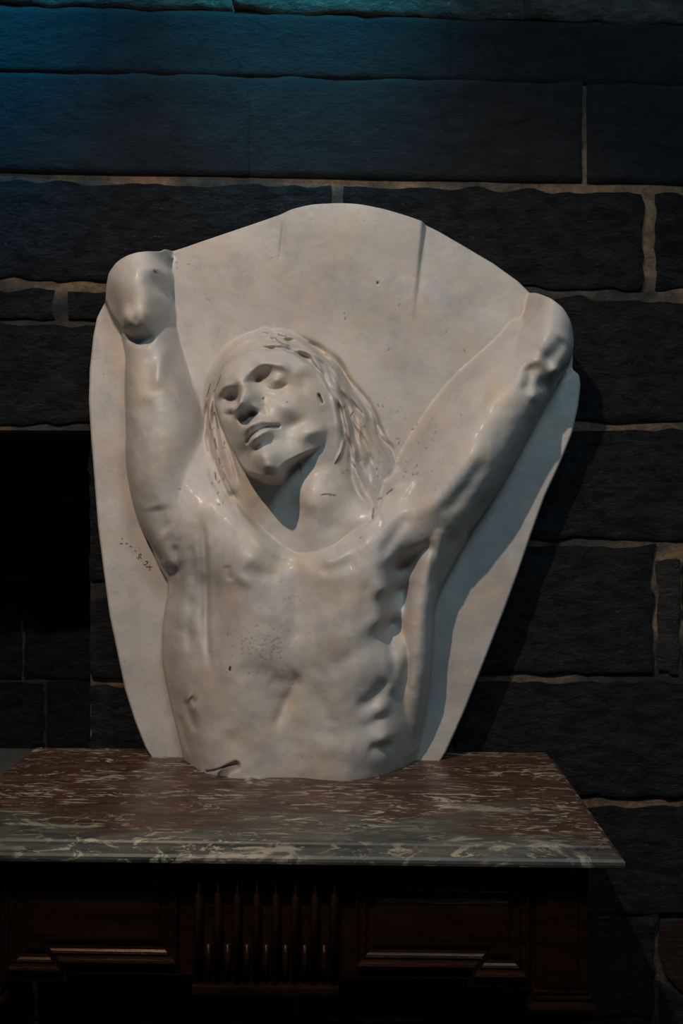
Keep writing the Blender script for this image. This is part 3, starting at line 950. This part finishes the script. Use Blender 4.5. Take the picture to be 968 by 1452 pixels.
chip([(314, 1102), (322, 1092), (334, 1086)], 6, 5, 0.55); chip([(292, 1094), (306, 1092), (322, 1086), (336, 1084)], 1.3, 2)
chip([(326, 947), (325, 951)], 1.6, 2); chip([(535, 402), (535.5, 400)], 1.4, 2); chip([(219, 384), (220, 386)], 1.5, 2)
chip([(373, 565), (373.5, 565)], 1.3, 1.5); chip([(451, 558), (454, 564), (457, 571)], 1.2, 2)
for p in ([(303, 555), (308, 545), (313, 532)], [(293, 563), (296, 552), (298, 545)], [(304, 585), (307, 598), (309, 608)], [(304, 622), (306, 636)],
          [(390, 479), (398, 486), (410, 490)], [(394, 474), (406, 477)], [(456, 702), (465, 701), (476, 703)], [(500, 655), (503, 662)], [(500, 585), (497, 590)],
          [(482, 645), (475, 658)], [(548, 701), (552, 697), (556, 694)], [(536, 708), (541, 706)], [(528, 735), (530, 720)], [(305, 670), (306, 680)], [(310, 650), (312, 658)]):
    chip(p, 0.9, 1.2, 0.85)
rc = random.Random(5)
for _ in range(90):
    x, y = rc.choice([(rc.uniform(560, 620), rc.uniform(590, 680)), (rc.uniform(300, 320), rc.uniform(560, 720)), (rc.uniform(480, 570), rc.uniform(560, 700)), (rc.uniform(150, 700), rc.uniform(380, 1050))])
    chip([(x, y), (x + rc.uniform(-2, 2), y + rc.uniform(0, 4))], rc.uniform(0.6, 1.0), 0.6, rc.uniform(0.3, 0.8))
for _ in range(70):
    x, y = rc.gauss(375, 22), rc.gauss(915, 14)
    chip([(x, y), (x + rc.uniform(-3, 3), y + rc.uniform(-2, 2))], rc.uniform(0.6, 1.4), 0.3, rc.uniform(0.15, 0.45))

# --- outline of the slab: left run and right run from the foot upwards, (px, py, height mm of the rim)
left_run = [(213, 1081, 0), (205, 1068, 0), (190, 1030, 0), (176, 985, 0), (165, 930, 0), (155, 880, 0), (146, 810, 0), (138, 750, 0), (133, 690, 0), (128, 620, 0), (125, 570, 0), (126, 525, 0), (131, 480, 0),
            (137, 452, 0), (147, 431, 4), (150, 425, 20), (149, 405, 38), (153, 388, 45), (167, 373, 50), (190, 364, 54), (214, 359.5, 50), (228, 358.5, 40), (238, 358, 10), (262, 353, 0), (300, 340, 0), (350, 323, 0), (398, 306, 2), (412, 299, 4), (440, 292.5, 5), (465, 290.5, 6), (480, 290, 6)]
right_run = [(625, 1077, 0), (632, 1066, 0), (660, 1005, 0), (690, 930, 0), (715, 865, 0), (735, 810, 0), (752, 760, 0), (772, 705, 0), (795, 655, 0), (811, 615, 0), (820, 575, 0), (823.5, 545, 0), (822, 530, 2),
             (815, 522, 16), (818, 500, 30), (814, 480, 38), (806, 458, 40), (795, 443, 40), (776, 428, 36), (764, 422, 24), (757, 418, 8), (735, 398, 0), (700, 372, 0), (660, 349, 0), (625, 329, 0), (602, 318, 0), (575, 307, 7), (545, 298.5, 7), (515, 293, 6), (495, 290.5, 6), (480, 290, 6)]


def run(pts):
    """rim height taken from the sculpted surface where the figure reaches the rim"""
    return np.array([P(*p) for p in pts])


L, R_ = run(left_run), run(right_run)
VT = min(L[-1, 1], R_[-1, 1])


def edge_at(A, v):
    vv = np.maximum.accumulate(A[:, 1] + np.arange(len(A)) * 1e-7)
    vv = vv - vv[0]; vv = vv / vv[-1] * VT
    # smooth through the points
    return np.interp(v, vv, A[:, 0])


NR_, NC_ = 800, 700
v_rows = VT * (1 - (1 - np.linspace(0, 1, NR_)) ** 1.15)
v_rows[-1] = VT - 1e-5
ul = edge_at(L, v_rows); ur = edge_at(R_, v_rows)
for a in (ul, ur):                                   # take the corners off the traced line
    for _ in range(10): a[1:-1] = (a[:-2] + 2 * a[1:-1] + a[2:]) / 4
ul[-1] = min(ul[-1], ur[-1] - 0.004)
S = np.linspace(0, 1, NC_)
Ug = ul[:, None] * (1 - S) + ur[:, None] * S
Vg = np.repeat(v_rows[:, None], NC_, 1)
Hg = samp(H, Ug, Vg); Sg = samp(STAIN, Ug, Vg)
# soften the arris
de = np.minimum(np.minimum(Ug - ul[:, None], ur[:, None] - Ug) * 1.0, (VT - Vg) * 1.0)
Hg = Hg - 0.0035 * np.clip(1 - de / 0.004, 0, 1) ** 2
Hg = np.maximum(Hg, -0.012)
X = Ug; Z = TABLE_Z + Vg; Yw = Y0 + LEAN * Vg - Hg
front = np.stack([X, Yw, Z], -1)
# normals from the whole grid so that neighbouring parts shade without a seam
tu = np.gradient(front, axis=1); tv = np.gradient(front, axis=0)
NRM = np.cross(tu, tv); NRM /= np.linalg.norm(NRM, axis=-1, keepdims=True) + 1e-12
NRM[NRM[..., 1] > 0] *= -1

# regions: 0 slab, 1 figure, 2 hair
reg = np.zeros((NR_, NC_), int)
reg[Hg > 0.0135] = 1
for _ in range(2):                                   # drop slivers
    nb = sum((np.roll(np.roll(reg == 1, a, 0), b, 1)).astype(int) for a in (-2, 0, 2) for b in (-2, 0, 2))
    reg = np.where(nb >= 5, 1, 0)
hp = catmull([P(*p) for p in hair_poly + [hair_poly[0]]], 4)[:-1]
fp = catmull([P(*p) for p in face_poly + [face_poly[0]]], 4)[:-1]
npl = catmull([P(*p) for p in neck_poly + [neck_poly[0]]], 4)[:-1]
hs = (polydist(hp, Ug, Vg) > 0) & (polydist(fp, Ug, Vg) < 0) & ~((polydist(npl, Ug, Vg) > 0) & (Ug < P(495, 700, 80)[0]) & (Ug > P(342, 700, 60)[0]))
reg[hs] = 2

sculpt = bpy.data.objects.new('relief_sculpture', None); COL.objects.link(sculpt)
ORG = Vector((float((ul[0] + ur[0]) / 2), Y0, TABLE_Z)); sculpt.location = ORG
tag(sculpt, 'pale plaster relief of a bare-chested long-haired figure with raised arms on the marble top', 'sculpture')
org = np.array(ORG)


def grid_mesh(name, which, parent, solid=False):
    cell = reg[:-1, :-1]
    jj, ii = np.nonzero(cell == which)
    quads = np.stack([jj * NC_ + ii, jj * NC_ + ii + 1, (jj + 1) * NC_ + ii + 1, (jj + 1) * NC_ + ii], 1)
    used, inv = np.unique(quads.ravel(), return_inverse=True)
    co = front.reshape(-1, 3)[used]; nr = NRM.reshape(-1, 3)[used]; st = Sg.ravel()[used]
    quads = inv.reshape(-1, 4)
    nfront = len(co)
    if solid:                                        # rim and back of the slab, closing the whole outline
        rim = [(0, i) for i in range(NC_)] + [(j, NC_ - 1) for j in range(1, NR_)] + [(NR_ - 1, i) for i in range(NC_ - 2, -1, -1)] + [(j, 0) for j in range(NR_ - 2, 0, -1)]
        rim = np.array(rim)
        a = front[rim[:, 0], rim[:, 1]]
        bcol = a.copy(); bcol[:, 1] = Y0 + LEAN * (a[:, 2] - TABLE_Z) + 0.034
        n = len(rim); b0 = nfront
        co = np.vstack([co, a, bcol])
        k = np.arange(n); k2 = (k + 1) % n
        side = np.stack([b0 + k, b0 + n + k, b0 + n + k2, b0 + k2], 1)
        # back: strips between left and right rim
        rj = np.arange(1, NR_ - 2)
        idx_r = NC_ - 1 + rj; idx_r2 = idx_r + 1
        first_l = NC_ + (NR_ - 1) + (NC_ - 1)
        idx_l = first_l + (NR_ - 2 - rj); idx_l2 = first_l + (NR_ - 2 - (rj + 1))
        bk = np.stack([b0 + n + idx_r, b0 + n + idx_l, b0 + n + idx_l2, b0 + n + idx_r2], 1)
        quads = np.vstack([quads, side, bk])
        st = np.concatenate([st, np.zeros(2 * n)])
    me = bpy.data.meshes.new(name)
    co = co - org
    me.vertices.add(len(co)); me.vertices.foreach_set('co', co.astype(np.float32).ravel())
    nq = len(quads)
    me.loops.add(nq * 4); me.loops.foreach_set('vertex_index', quads.astype(np.int32).ravel())
    me.polygons.add(nq); me.polygons.foreach_set('loop_start', (np.arange(nq) * 4).astype(np.int32))
    me.polygons.foreach_set('use_smooth', np.ones(nq, bool))
    me.update(calc_edges=True)
    at_ = me.attributes.new('stain', 'FLOAT', 'POINT'); at_.data.foreach_set('value', st.astype(np.float32))
    vn = np.zeros((len(co), 3))
    vn[:nfront] = nr
    if solid:
        vn[nfront:] = [0, 0, 0]
    me.normals_split_custom_set_from_vertices(vn.tolist())
    return link(name, me, M_PLASTER, parent)


slab = grid_mesh('backing_slab', 0, sculpt, True)
figure = grid_mesh('figure', 1, sculpt)
tag(figure, 'bare torso, raised arms and upturned face in relief')
hair = grid_mesh('hair', 2, figure)
tag(hair, 'long loose modelled hair')

# --- incised marks low on the slab, left of the armpit
bm = bmesh.new()
marks = [[(196, 793), (197, 787), (199, 785), (200.5, 787), (199, 789)], [(197, 789), (200, 792)], [(200, 791.5), (200.6, 792)], [(203, 800), (205.5, 801), (208, 799), (209.5, 797)], [(207, 803.5), (215, 804)],
         [(212, 801), (212, 809)], [(193.5, 790), (195, 791)], [(184, 775), (186, 774), (187, 776)], [(178, 771), (181, 770)], [(172, 763), (174, 764)], [(170, 770), (174, 771)], [(191, 780), (193, 782)], [(206, 796), (210, 796)]]
for mk in marks:
    pts = []
    for px, py in mk:
        u, v = P(px, py, 0); h = float(samp(H, u, v)) + 0.0003
        pts.append(Vector((u, Y0 + LEAN * v - h, TABLE_Z + v)) - ORG)
    for a, b in zip(pts[:-1], pts[1:]):
        d = (b - a).normalized(); s = Vector((d.z, 0, -d.x)) * 0.0004; o_ = Vector((0, -0.0004, 0)); bk_ = Vector((0, 0.0012, 0))
        vsx = [bm.verts.new(p) for p in (a - s + o_, b - s + o_, b + s + o_, a + s + o_, a - s + bk_, b - s + bk_, b + s + bk_, a + s + bk_)]
        for f in ((0, 1, 2, 3), (7, 6, 5, 4), (0, 4, 5, 1), (1, 5, 6, 2), (2, 6, 7, 3), (3, 7, 4, 0)):
            bm.faces.new([vsx[i] for i in f])
insc = from_bm('inscription', bm, M_INK, slab)
tag(insc, 'small dark incised letters')
